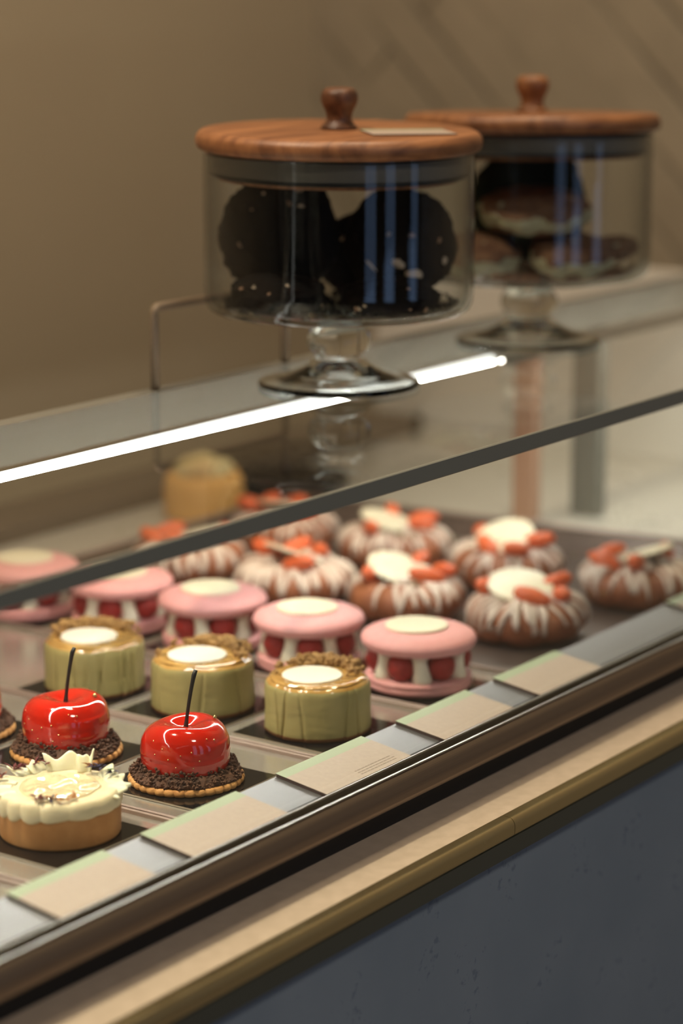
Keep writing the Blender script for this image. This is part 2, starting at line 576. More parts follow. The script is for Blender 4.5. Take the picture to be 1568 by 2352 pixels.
# ------------------------------------------------------------------ the counter under the case
ctr = thing('service_counter', 'blue-grey plastered counter with beige stone ledge and brass edge under the glass case', 'counter', (0, 0, 0))
CX0, CX1 = -0.35, 2.42
bm = bmesh.new(); box(bm, CX0, CX1, 0.776, 1.60, -H + 0.0005, -0.5545); part('front_panel', bm, M['panel'], ctr, 'blue-grey plaster front', smooth=False)
bm = bmesh.new(); box(bm, CX0, CX1, 0.776, 1.60, -0.554, -0.535); part('stone_ledge', bm, M['stone'], ctr, 'beige stone ledge', smooth=False)
edge = rprof([(0.7755, -0.5345), (0.7685, -0.5352), (0.7660, -0.5385), (0.7660, -0.5475), (0.7755, -0.5475)], 0.003, 4)
for a, b in ((CX0, 1.2895), (1.290, CX1)):
    bm = bmesh.new(); prism(bm, edge, a, b); part('brass_edge', bm, M['brass'], ctr, 'polished brass trim', smooth=False)
bm = bmesh.new(); prism(bm, [(0.7758, -0.5478), (0.7668, -0.5478), (0.7668, -0.5600), (0.7758, -0.5600)], CX0, CX1)
part('brass_skirt', bm, M['brassdark'], ctr, 'dark lower face of the brass trim', smooth=False)

# ------------------------------------------------------------------ the glass case
case = thing('display_case', 'glass pastry display case standing on the stone counter', 'display case', (0, 0, 0))
DK = -0.518
bm = bmesh.new(); box(bm, CX0, 2.36, 0.836, 1.595, -0.5345, DK)
part('deck', bm, M['deck'], case, 'steel deck under the trays', smooth=False)
chan = rprof([(0.8255, -0.4968), (0.8255, -0.5145), (0.8095, -0.5145), (0.8058, -0.5115), (0.8058, -0.5035), (0.8085, -0.4972), (0.8120, -0.4950), (0.8142, -0.4955), (0.8142, -0.5040),
              (0.8240, -0.5040), (0.8240, -0.4955)], 0.0022, 3)
bm = bmesh.new(); prism(bm, chan, CX0, 2.36); part('glass_channel', bm, M['bronze'], case, 'dark bronze channel holding the front pane', smooth=False)
bm = bmesh.new(); box(bm, CX0, 2.36, 0.8245, 0.8360, -0.5345, -0.4990); part('channel_upright', bm, M['black'], case, smooth=False)
bm = bmesh.new(); box(bm, CX0, 2.36, 0.8243, 0.8262, -0.4985, -0.4945, 0.0006); part('inner_bead', bm, M['silver'], case, 'thin silver bead', smooth=False)
bm = bmesh.new(); box(bm, CX0, 2.36, 0.8118, 0.8140, -0.4948, -0.4936, 0.0004); part('outer_bead', bm, M['silver'], case, 'thin silver bead', smooth=False)
bm = bmesh.new(); box(bm, CX0, 2.36, 0.8144, 0.8158, -0.5035, -0.4955); part('glazing_seal', bm, M['teal_seal'], case, smooth=False)
bm = bmesh.new(); box(bm, CX0, 2.36, 0.8162, 0.8236, -0.5030, -0.3105); part('front_pane', bm, M['pane'], case, smooth=False)
TOP = -0.300
bm = bmesh.new(); box(bm, CX0, 2.36, 0.8180, 1.128, TOP - 0.0095, TOP, mi=0)
for f in bm.faces:
    if abs(f.calc_center_median().y - 1.128) < 1e-4:
        f.material_index = 1
    elif f.calc_center_median().z < TOP - .009:
        f.material_index = 2
part('top_pane', bm, [M['pane'], M['greypost'], M['paneunder']], case, smooth=False)
bm = bmesh.new(); box(bm, CX0, 2.36, 0.8155, 0.8178, TOP - 0.0115, TOP + 0.0002, 0.0007, 1)
part('pane_edge', bm, M['glassedge'], case, 'dark ground edge of the top pane', smooth=False)
bm = bmesh.new(); box(bm, CX0, 2.36, 1.1285, 1.150, TOP - 0.030, TOP - 0.001, 0.002)
part('rear_rail', bm, M['greypost'], case, smooth=False)
bm = bmesh.new()
def bar(bm, x0, x1):
    prism(bm, [(1.061 + 0.0036 * cos(a), TOP - 0.0155 + 0.0036 * sin(a)) for a in [2 * pi * (k + .5) / 20 for k in range(20)]], x0, x1)
    bm.normal_update()
    for f in bm.faces:
        f.material_index = 0 if f.normal.z < -.40 else 1
    return bm


bar(bm, CX0 + .05, 1.735)
part('light_bar', bm, [M['led'], M['ledglow']], case, 'glowing white light bar', smooth=False)
bm = bmesh.new(); bar(bm, 1.745, 2.30)
part('light_bar', bm, [M['led'], M['alu']], case, 'added far light bar with a pale back, lighting the end of the case', smooth=False)  # extra bar added to brighten the far end of the case
bm = bmesh.new(); box(bm, 1.745, 2.30, 1.0548, 1.0560, TOP - .0222, TOP - .0102)
part('added_bar_shield', bm, M['alu'], case, 'pale plate added to hide the added far light bar', smooth=False)  # plate added to keep the extra bar's glow out of view
rail = [(0.8285, -0.5000), (0.8710, -0.4937), (0.8722, -0.4942), (0.8722, -0.5120), (0.8705, -0.5120), (0.8700, -0.4957), (0.8285, -0.5015)]
bm = bmesh.new(); prism(bm, rail, CX0, 2.36); part('ticket_rail', bm, M['brushed'], case, 'brushed steel rail for the price cards', smooth=False)
bm = bmesh.new(); box(bm, 2.340, 2.358, 0.838, 1.59, DK + .0005, TOP - 0.0100); part('end_panel', bm, M['endwhite'], case, 'pale end panel', smooth=False)
bm = bmesh.new(); box(bm, 1.990, 2.006, 1.168, 1.192, DK + .0003, TOP - 0.0315, 0.002); part('post', bm, M['copper'], case, 'copper-coloured post', smooth=False)
bm = bmesh.new(); box(bm, 2.045, 2.065, 1.128, 1.158, DK + .0003, TOP - 0.0315, 0.002); part('post', bm, M['greypost'], case, 'grey-green post', smooth=False)
bm = bmesh.new(); box(bm, CX0, 2.335, 1.52, 1.594, DK + .0003, -0.500, 0.002); part('rear_sill', bm, M['sill'], case, 'dark rear sill', smooth=False)

# ------------------------------------------------------------------ trays and boards
def steel_tray(x0, x1, label):
    t = thing('steel_tray', label, 'tray', ((x0 + x1) / 2, 1.13, DK), 0, 'steel trays side by side in the case')
    w = (x1 - x0) / 2
    bm = bmesh.new(); box(bm, -w, w, -.248, .248, 0.0002, 0.0014); part('base', bm, M['steel'], t, smooth=False)
    bm = bmesh.new()
    for s in (-1, 1):
        box(bm, s * w - .0011, s * w + .0011, -.248, .248, 0.0003, 0.0042, 0.0004, 1)
    box(bm, -w, w, .246, .249, 0.0003, 0.0042, 0.0004, 1)
    part('rim', bm, M['lip'], t, 'bright folded rim', smooth=False)
    return t


steel_tray(0.852, 0.979, 'mirror steel tray at the near left corner of the case, cut off by the frame')
steel_tray(0.984, 1.1145, 'mirror steel tray under the cream tart')
steel_tray(1.119, 1.2655, 'mirror steel tray under the row of red cherry cakes')
steel_tray(1.270, 1.4035, 'mirror steel tray under the row of green cakes')
steel_tray(1.408, 1.520, 'mirror steel tray under the row of pink macarons')

bt = thing('baking_tray', 'large dark brown baking tray under the drizzled buns, raised rim at the far end', 'tray', (1.735, 1.165, DK + .0002), radians(0))
bm = bmesh.new(); box(bm, -.208, .165, -.285, .198, 0, 0.0014); part('base', bm, M['bake'], bt, smooth=False)
bm = bmesh.new()
pts = [(0.205, -.287), (.156, .222), (-.208, .222)]
for (xa, ya), (xb, yb) in zip(pts, pts[1:]):
    d = Vector((xb - xa, yb - ya, 0)).normalized(); nrm = Vector((d.y, -d.x, 0))
    a, b = Vector((xa, ya, 0)), Vector((xb, yb, 0))
    q = [(a - nrm * .022, 0.0002), (b - nrm * .022, 0.0002), (b - nrm * .004, .017), (a - nrm * .004, .017), ]
    q2 = [(a - nrm * .0205, 0.0002), (b - nrm * .0205, 0.0002), (b - nrm * .0025, .017), (a - nrm * .0025, .017)]
    v = [bm.verts.new((p.x, p.y, z)) for p, z in q]; v2 = [bm.verts.new((p.x, p.y, z)) for p, z in q2]
    bm.faces.new(v); bm.faces.new(v2[::-1])
    for i in range(4):
        bm.faces.new((v[i], v2[i], v2[(i + 1) % 4], v[(i + 1) % 4]))
bmesh.ops.recalc_face_normals(bm, faces=bm.faces[:])
part('rim', bm, M['bake'], bt, smooth=False)
bm = bmesh.new()
for (xa, ya), (xb, yb) in zip(pts, pts[1:]):
    d = Vector((xb - xa, yb - ya, 0)).normalized(); nrm = Vector((d.y, -d.x, 0))
    a, b = Vector((xa, ya, .0176)) + nrm * .002, Vector((xb, yb, .0176)) + nrm * .002
    tube(bm, [a, b], .0062, 10, True, .35)
part('rim_lip', bm, M['lip'], bt, 'pinkish worn lip of the rim')
# floor of the tray out to the slanting far rim
bm = bmesh.new()
v = [bm.verts.new(c) for c in ((.1651, -.285, .0007), (.183, -.285, .0007), (.1651, -.09, .0007))]
bm.faces.new((v[0], v[1], v[2])); bmesh.ops.solidify(bm, geom=bm.faces[:], thickness=.0006)
part('base_far_end', bm, M['bake'], bt, smooth=False)


def board_proto():
    bm = bmesh.new()
    box(bm, -.0425, .0425, -.0425, .0425, 0.0002, 0.0014, mi=0)
    for f in bm.faces:
        if abs(f.normal.z) < .5:
            f.material_index = 1
    return bm


BOARD = None


def board(x, y, label, group):
    global BOARD
    z = DK + .00145
    if BOARD is None:
        BOARD = part('cake_board', board_proto(), [M['board'], M['boardedge']], smooth=False)
        o = BOARD
    else:
        o = BOARD.copy(); COL.objects.link(o)
    o.location = (x, y, z + H)
    o.rotation_euler = (0, 0, random.uniform(-.012, .012))
    return tag(o, label, 'cake board', group)


PZ = DK + .00145 + .00142      # where the pastries stand


# ------------------------------------------------------------------ cherry cakes
def make_cherry(label):
    t = thing('cherry_cake', label, 'cake', (0, 0, PZ), 0, 'red cherry cakes')
    R = .0377

    def scal(r, z, ph, i):
        k = 1 + (.038 * abs(cos(17 * ph)) ** .8 - .008 if r > .03 else 0)
        return (r * k * cos(ph), r * k * sin(ph), z)
    bm = lathe(rprof([(0, 0), (R - .001, 0), (R, .0022), (R - .0012, .0046), (0, .0046)], .001, 3), 476, scal)
    part('biscuit_base', bm, M['biscuit'], t, 'scalloped biscuit')

    def lump(r, z, ph, i):
        k = 1 + .06 * nz((cos(ph), sin(ph), z * 40), 3.0) + .05 * nz((cos(ph), sin(ph), z * 60), 11.0)
        return (r * k * cos(ph), r * k * sin(ph), z + .001 * nz((cos(ph), sin(ph), 3), 5))
    bm = lathe([(0, .0047), (.0358, .0047), (.0356, .0060), (.0330, .0092), (.0302, .0112), (.0, .0100)], 96, lump)
    pts = []
    for i in range(760):
        ph = random.uniform(0, 2 * pi); u = random.random()
        z = .0053 + u * .0078 * random.uniform(.7, 1.25)
        r = .0364 - u * .0066 + random.uniform(-.0008, .0008)
        r *= 1 + .06 * nz((cos(ph), sin(ph), z * 40), 3.0)
        pts.append((r * cos(ph), r * sin(ph), z + .0018 * nz((cos(ph), sin(ph), 3), 2.5)))
    crumbs(bm, pts, .0006, .00155)
    part('chocolate_crumb', bm, M['crumb'], t, 'dark chocolate crumb collar', kind='stuff', smooth=False)

    prof = [(0, .0050), (.022, .0050), (.0272, .0070), (.0291, .0115), (.0296, .0180), (.0294, .0248), (.0282, .0312), (.0254, .0362),
            (.0212, .0392), (.0165, .0404), (.0118, .0397), (.0078, .0380), (.0042, .0363), (0, .0356)]
    sm = rprof(prof, .004, 4)

    def ch(r, z, ph, i):
        k = 1 + .018 * cos(2 * ph + .5) * (z > .02) + .012 * cos(3 * ph)
        dz = 0.0011 * cos(2 * (ph - .25)) * min(1, r / .02) * (z > .03)
        return (r * k * cos(ph), r * k * sin(ph), z + dz)
    bm = lathe(sm, 96, ch)
    part('cherry_body', bm, M['cherry'], t, 'glossy red mirror-glazed cherry')
    bm = bmesh.new()
    sp = []
    for k in range(13):
        u = k / 12
        sp.append((.0002 + .0023 * u * u + .0022 * u + (.0009 if k == 12 else 0), -.0036 * u - .0012 * u * u, .0352 + .0392 * u))
    tube(bm, sp, [.00185, .0015, .00125, .0012, .0012, .0012, .0012, .00125, .00125, .0013, .0014, .0016, .0013], 12)
    part('stem', bm, M['stem'], t, 'thin black stem')
    # gold flecks on the side turned to the customer
    fl = [(170, .0325), (187, .0290), (176, .0245), (196, .0225), (212, .0255), (226, .0275), (236, .0215), (206, .0175), (250, .0345), (262, .0330), (228, .0170), (240, .0165), (186, .0345)]
    for j, (az, z) in enumerate(fl):
        r = 0
        for (ra, za), (rb, zb) in zip(sm, sm[1:]):
            if za <= z <= zb and zb > za and za > .009:
                r = ra + (rb - ra) * (z - za) / (zb - za)
        a = radians(az)
        k = 1 + .018 * cos(2 * a + .5) + .012 * cos(3 * a)
        bm = bmesh.new(); blob(bm, (0, 0, 0), random.uniform(.0005, .0008), sub=1)
        part('gold_fleck', bm, M['gold'], t, loc=(r * k * cos(a), r * k * sin(a), z + .0002))
    bm = bmesh.new(); blob(bm, (0, 0, 0), .0017, (1, .7, .9), 2, .5, 2.0, 4)
    part('gold_leaf', bm, M['gold'], t, 'crumpled gold leaf', loc=(.0165, -.0115, .0405))
    return t


CH = [(1.183, .9540), (1.181, 1.0565), (1.1745, 1.1490)]
chl = ['nearest red cherry cake with black stem, beside the ticket rail', 'second red cherry cake from the rail, behind the cream tart', 'red cherry cake cut off by the left edge of the frame']
cproto = make_cherry(chl[0])
cproto.location = (CH[0][0], CH[0][1], PZ + H)
copy_tree(cproto, (*CH[1], PZ), radians(-24), chl[1])
copy_tree(cproto, (*CH[2], PZ), radians(35), chl[2])
for i, (x, y) in enumerate(CH):
    board(x - .001, y - .001, ['black board under the nearest red cherry cake', 'black board under the second red cherry cake from the rail', 'black board under the cherry cake at the left edge of the frame'][i], 'black boards under the cakes')

# ------------------------------------------------------------------ cream tart
TX, TY = 1.0618, .9565
tart = thing('cream_tart', 'round cream tart in a golden crust with white shavings and dried petals', 'tart', (TX, TY, PZ))
R = .0375
bm = lathe(rprof([(0, 0), (R - .0006, 0), (R, .0012), (R + .0003, .0185), (R - .0008, .0195), (R - .004, .0195), (0, .0185)], .0012, 3), 96)
part('crust', bm, M['crust'], tart, 'golden brown shortcrust shell')


def frill(r, z, ph, i):
    if r > .024:
        s = max(0.0, min(1.0, (r - .024) / .012))
        loc = .22 + .78 * max(0.0, cos(ph - radians(150)))            # deeper flutes on one side
        w = abs(sin(8.5 * ph + 1.2 * sin(2 * ph + 1))) ** .8
        k = 1 + s * (loc * (.055 * w - .02) + .012 * nz((cos(ph), sin(ph), 1), 4))
        dz = 0.0
        if z < .0215:
            dz = -.0026 * loc * w * s + .0016 * nz((cos(ph), sin(ph), 5), 2.2) * s
        elif z > .025:
            dz = .0010 * s * w * loc + .0012 * nz((cos(ph), sin(ph), 8), 3) * s
        return (r * k * cos(ph), r * k * sin(ph), z + dz)
    return (r * cos(ph), r * sin(ph), z)


bm = lathe(rprof([(0, .0187), (.030, .0187), (.0366, .0185), (.0385, .0195), (.0389, .0222), (.0384, .0258), (.0368, .0284), (.0335, .0294), (.0285, .0292), (.0262, .0286), (0, .0284)], .002, 3), 240, frill)
part('cream_frill', bm, M['cream'], tart, 'piped ivory cream')


def ripple(r, z, ph, i):
    k = 1 + .05 * nz((cos(ph), sin(ph), 0), 2)
    x, y = r * k * cos(ph), r * k * sin(ph)
    e = max(0.0, min(1.0, (.0246 - r) / .004))
    return (x, y, z + e * (.0026 * nz((x, y, 0), 80) + .0006 * nz((x, y, 2), 180)))


bm = lathe([(.0246 * q / 44, .0312 - .0016 * (q / 44) ** 2) for q in range(45)] + [(.0252, .0288), (.0252, .0282)], 120, ripple)
part('gel_top', bm, M['jelly'], tart, 'shiny pale gel')
# white shavings round the far and side edges; angles as seen from the front of the case, turned into the case's axes
CAMT = -55.0
#          angle, radius, length, width, lean back from upright, twist
SHV = [(92, .0285, .019, .0105, .25, 0), (64, .0290, .008, .0115, .2, .3), (34, .0285, .014, .010, .8, -.2), (14, .0285, .016, .012, 1.25, .2), (-6, .0290, .015, .012, 1.4, -.2),
       (118, .0290, .013, .008, .6, .2), (140, .0300, .013, .009, .9, -.3), (160, .0285, .016, .012, 1.25, .3), (180, .0290, .018, .013, 1.4, 0), (198, .0280, .014, .011, 1.45, .2)]
for k, (az, rr, L, W, flat, tw) in enumerate(SHV):
    a = radians(az + CAMT)
    bm = bmesh.new()
    nu, nv = 14, 8
    g = []
    cu = random.uniform(-1.2, 1.2)
    for iu in range(nu + 1):
        row = []
        for iv in range(nv + 1):
            u, v = iu / nu - .5, iv / nv
            jag = .10 * nz((u * 2, v * 2, k), 1.5)
            row.append(bm.verts.new((u * L * (1 + .35 * v + jag), W * (.10 * sin(u * 5 + cu) + .22 * v * v), v * W * (1 + .5 * nz((u * 2.2, 0, k * 3.1), 1.3)))))
        g.append(row)
    for iu in range(nu):
        for iv in range(nv):
            bm.faces.new((g[iu][iv], g[iu + 1][iv], g[iu + 1][iv + 1], g[iu][iv + 1]))
    bmesh.ops.recalc_face_normals(bm, faces=bm.faces[:])
    bmesh.ops.solidify(bm, geom=bm.faces[:], thickness=.0009)
    rot = Matrix.Rotation(a - pi / 2 + tw, 4, 'Z') @ Matrix.Rotation(-flat, 4, 'X')
    bmesh.ops.transform(bm, matrix=Matrix.Translation((rr * cos(a), rr * sin(a), .0286)) @ rot, verts=bm.verts[:])
    part('chocolate_shaving', bm, M['shard'], tart, 'white chocolate shaving')


def petal(az, r, z, mat, s=1.0, name='dried_petal'):
    bm = bmesh.new()
    for j in range(5 if name == 'dried_petal' else 1):
        b = random.uniform(0, 2 * pi)
        L = random.uniform(.0032, .006) * s
        d = Vector((cos(b), sin(b), random.uniform(.05, .6)))
        p = [(0, 0, 0), d * L * .5 + Vector((0, 0, .0006)), d * L + Vector((0, 0, -.0004))]
        tube(bm, p, [.0003 * s, .0008 * s, .00012], 6, True, .35)
    a = radians(az + CAMT)
    part(name, bm, mat, tart, loc=(r * cos(a), r * sin(a), z))


for az, r, z, m in ((250, .0300, .0305, 'petalred'), (255, .0315, .0302, 'petalred'), (262, .0300, .0303, 'petalorange'), (268, .0320, .0300, 'petalblue'), (273, .0310, .0301, 'petalorange'), (283, .0320, .0300, 'petalorange'), (296, .0300, .0303, 'petalorange'),
                    (108, .0330, .0325, 'petalred'), (125, .0335, .0330, 'petalred'), (142, .0345, .0335, 'petalred'), (150, .0350, .0330, 'petalred'), (168, .0370, .0330, 'petalred'), (174, .0365, .0320, 'petalorange'),
                    (48, .0300, .0330, 'petalblue'), (40, .0310, .0335, 'petalblue'), (56, .0300, .0330, 'petalorange'), (24, .0340, .0325, 'petalblue')):
    petal(az, r, z + .0006, M[m], 1.3)
petal(287, .0290, .0308, M['leafgreen'], .9, 'herb_leaf')
petal(28, .0325, .0340, M['leafgreen'], 1.7, 'herb_leaf')
petal(31, .0335, .0335, M['leafgreen'], 1.4, 'herb_leaf')
board(TX - .0075, TY, 'black board under the cream tart', 'black boards under the cakes')
board(.906, .957, 'empty black board at the near left corner, cut off by the frame', 'black boards under the cakes')


# ------------------------------------------------------------------ green cakes
def make_cheese(label, seed, discoff, crumbaz):
    t = thing('green_cake', label, 'cake', (0, 0, PZ), 0, 'green pistachio cakes')
    R = .0370
    creases = sorted([random.uniform(0, 2 * pi) for _ in range(17)])

    def wrap(r, z, ph, i):
        if r < .03:
            return (r * cos(ph), r * sin(ph), z)
        k = 1.0
        u = min(1, max(0, z / .036))
        for j, c in enumerate(creases):
            d = (ph - c - .10 * (u - .5) * (1 if j % 2 else -1) + pi) % (2 * pi) - pi
            k -= (.036 + .016 * (j % 3)) * math.exp(-(d / .024) ** 2) * (1 - .75 * u * u) * (.4 if u < .04 else 1)
            k += .014 * math.exp(-((d - .07) / .05) ** 2) * (1 - u)
        k += .010 * nz((cos(ph) * 1.5, sin(ph) * 1.5, z * 30), 2.0, seed) + .006 * nz((cos(ph) * 2, sin(ph) * 2, z * 220), 1.5, seed)
        dz = .0011 * nz((cos(ph), sin(ph), 7), 2.5, seed) * u
        return (r * k * cos(ph), r * k * sin(ph), z + dz)
    prof = [(0, .0), (R * .97, .0), (R, .0010)] + [(R * (1 + .004 * sin(z * 300)), z) for z in [.003 + .0012 * q for q in range(25)]] + [(R * .992, .0337), (R * .975, .0356), (R * .935, .0372), (R * .87, .0378), (.024, .0374), (0, .0374)]
    n = len(prof)
    mi = [1 if i < 3 else (2 if i > n - 6 else 0) for i in range(n)]
    bm = lathe(prof, 420, wrap, mi=mi)
    part('cake_side', bm, [M['cheese'], M['cheesebase'], M['caramel']], t, 'creased green side')

    def gl(r, z, ph, i):
        k = 1 + .035 * nz((cos(ph), sin(ph), 1), 3, seed) * (r > .028)
        return (r * k * cos(ph), r * k * sin(ph), z + (.0006 * nz((r * cos(ph), r * sin(ph), 0), 130, seed) if r > .01 else 0))
    bm = lathe(rprof([(0, .0376), (.030, .0374), (.0335, .0374), (.0338, .0384), (.0310, .0395), (.0270, .0392), (.022, .0390), (0, .0390)], .0008, 2), 120, gl)
    part('caramel_glaze', bm, M['caramel'], t, 'shiny caramel glaze')
    bm = lathe(rprof([(0, .0388), (.0205, .0388), (.0215, .0394), (.0205, .0403), (0, .0403)], .0008, 3), 72)
    part('cream_disc', bm, M['whitedisc'], t, 'white cream disc', loc=(discoff[0], discoff[1], 0))
    bm = bmesh.new(); pts = []
    for i in range(210):
        az = radians(crumbaz + random.gauss(0, 32))
        r = random.uniform(.0225, .0345)
        p = Vector((r * cos(az), r * sin(az),   .0395 + random.uniform(0, .0045)))
        if (Vector((p.x, p.y)) - Vector(discoff)).length > .0205:
            pts.append(p)
    crumbs(bm, pts, .0014, .0033)
    part('nut_crumb', bm, M['nutcrumb'], t, 'golden nut crumb', kind='stuff', smooth=False)
    return t


GY = [(1.3245, .9490), (1.3195, 1.0475), (1.3130, 1.1445)]
off = (cos(radians(160)) * .0045, sin(radians(160)) * .0045)
specs = [('green cake with brown nut crumb, standing nearest to the ticket rail', 1.0, 12), ('green cake between the second cherry cake and a pink macaron, second from the rail', 2.0, 8), ('palest green cake with torn rim, farthest from the rail', 3.0, 38)]
for (x, y), (lb, sd, caz) in zip(GY, specs):
    t = make_cheese(lb, sd, off, caz)
    t.location = (x, y, PZ + H)
for i, (x, y) in enumerate(GY):
    board(x - .001, y, ['black board under the green cake nearest to the rail', 'black board under the middle green cake', 'black board under the green cake farthest from the rail'][i], 'black boards under the cakes')


# ------------------------------------------------------------------ pink macarons
def make_macaron(label):
    t = thing('raspberry_macaron', label, 'macaron', (0, 0, PZ), 0, 'pink raspberry macarons')

    def foot(r, z, ph, i):
        k = 1 + (.012 * nz((cos(ph), sin(ph), z * 300), 22) if i in FT else 0)
        return (r * k * cos(ph), r * k * sin(ph), z)
    FT = range(10, 20)
    bm = lathe(rprof([(0, .0), (.034, .0), (.0385, .0022), (.0398, .0048), (.0388, .0072), (.0396, .0084), (.0398, .0100), (.0380, .0116), (0, .0116)], .002, 3), 120, foot)
    part('bottom_shell', bm, M['pink'], t, 'pink macaron base')
    n = 6
    for k in range(n):
        a = 2 * pi * k / n
        r0 = .0286
        bm = bmesh.new()
        blob(bm, (0, 0, 0), .0106, (1.0, 1.0, 1.04), 3, .05, 6.0, k)
        part('raspberry', bm, M['raspberry'], t, loc=(r0 * cos(a), r0 * sin(a), .0221))
        a += pi / n
        r0 = .0308
        bm = bmesh.new()
        lean = random.uniform(-.0025, .0025)
        tube(bm, [(0, 0, 0), (lean * .1, 0, .003), (lean * .4, 0, .009), (lean * .8, 0, .015), (lean, 0, .0208)], [.0074, .0072, .0058, .0052, .0066], 16)
        o = part('cream_pillar', bm, M['whitecream'], t, 'piped white cream', loc=(r0 * cos(a), r0 * sin(a), .0114))
        o.rotation_euler = (0, 0, a + pi / 2)
    bm = lathe([(0, .0118), (.022, .0118), (.022, .0315), (0, .0315)], 32)
    part('cream_core', bm, M['whitecream'], t)
    bm = lathe(rprof([(0, .0318), (.0390, .0318), (.0412, .0328), (.0410, .0345), (.0428, .0358), (.0432, .0382), (.0415, .0412), (.0360, .0442), (.0250, .0462), (.012, .0468), (0, .0468)], .003, 3), 120,
               lambda r, z, ph, i: (r * (1 + (.010 * nz((cos(ph), sin(ph), z * 300), 22) if z < .0345 else 0)) * cos(ph), r * (1 + (.010 * nz((cos(ph), sin(ph), z * 300), 22) if z < .0345 else 0)) * sin(ph), z))
    part('top_shell', bm, M['pink'], t, 'pink macaron lid')
    bm = lathe(rprof([(0, .0456), (.0228, .0456), (.0234, .0464), (.0234, .0474), (.0226, .0482), (0, .0484)], .0008, 3), 80)
    part('chocolate_disc', bm, M['ivorydisc'], t, 'ivory chocolate disc', loc=(-.0012, .0012, .0002))
    return t


MY = [(1.4515, .9475), (1.4480, 1.0455), (1.4525, 1.1420), (1.4540, 1.2380), (1.4450, 1.3310)]
ml = ['pink raspberry macaron nearest to the ticket rail', 'pink raspberry macaron second from the rail', 'pink raspberry macaron in the middle of its row of five',
      'pink raspberry macaron behind the palest green cake, fourth from the rail', 'pink raspberry macaron crossed by the dark pane edge at the far end of the row']
mp = make_macaron(ml[0]); mp.location = (MY[0][0], MY[0][1], PZ + H); mp.rotation_euler = (0, 0, radians(8))
for i in range(1, 5):
    copy_tree(mp, (*MY[i], PZ), radians([0, 38, -6, 24, 14][i]), ml[i])
for i, (x, y) in enumerate(MY):
    board(x - .002, y, 'black board under the ' + ['macaron nearest to the rail', 'second macaron from the rail', 'middle macaron of the row', 'fourth macaron from the rail', 'farthest macaron of the row'][i], 'black boards under the cakes')


# ------------------------------------------------------------------ drizzled buns
def make_bun(label, seed, az):
    """a fluted ring of choux with drizzle, a leaning white disc and strawberry pieces"""
    t = thing('drizzled_bun', label, 'pastry', (0, 0, DK + .0016), 0, 'drizzled choux buns on the baking tray')
    rnd = random.Random(seed)
    Rm, rm = .0300, .0175
    lob = 7

    def surf(ph, th):
        fl = abs(cos(lob * ph / 2 + .35 * sin(th))) ** .6
        k = .80 + .22 * fl + .06 * nz((cos(ph) * 2, sin(ph) * 2, th), 1.2, seed)
        rr = rm * k
        R_ = Rm + rr * 1.12 * cos(th)
        z = .0165 + rr * .98 * sin(th)
        return Vector((R_ * cos(ph) * 1.04, R_ * sin(ph) * .98, max(z, .0002)))
    bm = bmesh.new()
    nu, nv = 120, 22
    g = [[bm.verts.new(surf(2 * pi * i / nu, 2 * pi * j / nv)) for j in range(nv)] for i in range(nu)]
    for i in range(nu):
        for j in range(nv):
            bm.faces.new((g[i][j], g[(i + 1) % nu][j], g[(i + 1) % nu][(j + 1) % nv], g[i][(j + 1) % nv]))
    bmesh.ops.recalc_face_normals(bm, faces=bm.faces[:])
    part('choux_ring', bm, M['bun'], t, 'fluted brown choux ring')
    # drizzle: runs over the outside of the ring
    bm = bmesh.new()
    for i in range(34):
        ph0 = 2 * pi * (i + rnd.uniform(-.35, .35)) / 34
        if rnd.random() < .12:
            continue
        th0, th1 = rnd.uniform(-.35, .15), rnd.uniform(1.7, 2.4)
        sl = rnd.uniform(-.25, .25)
        w = rnd.uniform(.0016, .0034)
        p = []; rad = []
        for q in range(9):
            u = q / 8
            th = th0 + (th1 - th0) * u
            s = surf(ph0 + sl * (u - .5), th)
            c = Vector((Rm * cos(ph0) * 1.04, Rm * sin(ph0) * .98, .0165))
            p.append(s + (s - c).normalized() * .0004)
            rad.append(w * (.75 + .5 * sin(pi * min(1, u * 1.1))))
        tube(bm, p, rad, 7, True, .55)
    part('drizzle', bm, M['drizzle'], t, 'white chocolate drizzle')
    bm = bmesh.new(); blob(bm, (0, 0, .024), .022, (1, 1, .42), 3, .25, 2.0, seed)
    for q in range(5):
        a = 2 * pi * q / 5 + seed
        blob(bm, (.021 * cos(a), .021 * sin(a), .0335), .0075, (1, 1, .8), 2, .3, 2, seed + q)
    part('cream_filling', bm, M['drizzle'], t, 'cream filling')
    disc = bmesh.new()
    lathe(rprof([(0, 0), (.0262, 0), (.0270, .001), (.0262, .0028), (0, .0032)], .0007, 2), 60, bm=disc)
    a = radians(az)
    bmesh.ops.transform(disc, matrix=Matrix.Translation((.006 * cos(a + 2.4), .006 * sin(a + 2.4), .0392)) @ Matrix.Rotation(a, 4, 'Z') @ Matrix.Rotation(radians(rnd.uniform(16, 28)), 4, 'X'), verts=disc.verts[:])
    part('chocolate_disc', disc, M['ivorydisc'], t, 'leaning ivory chocolate disc')
    for q, (b, rr, zz) in enumerate(((az - 95, .026, .0385), (az - 40, .031, .0375), (az + 20, .0275, .040), (az + 150, .030, .0375))):
        b = radians(b)
        bm = bmesh.new()
        blob(bm, (0, 0, 0), .0125, (1.3, .62, .55), 3, .12, 2.5, seed + q, Euler((.3 * q, .25, b + 1.1 + q)).to_matrix())
        part('strawberry_piece', bm, M['strawberry'], t, loc=(rr * cos(b), rr * sin(b), zz))
    bm = bmesh.new()
    crumbs(bm, [(rnd.gauss(0, .018), rnd.gauss(0, .018) - .012, .036 + rnd.uniform(0, .003)) for _ in range(16)], .0008, .0018)
    part('pistachio_bits', bm, M['greenherb'], t, kind='stuff', smooth=False)
    return t


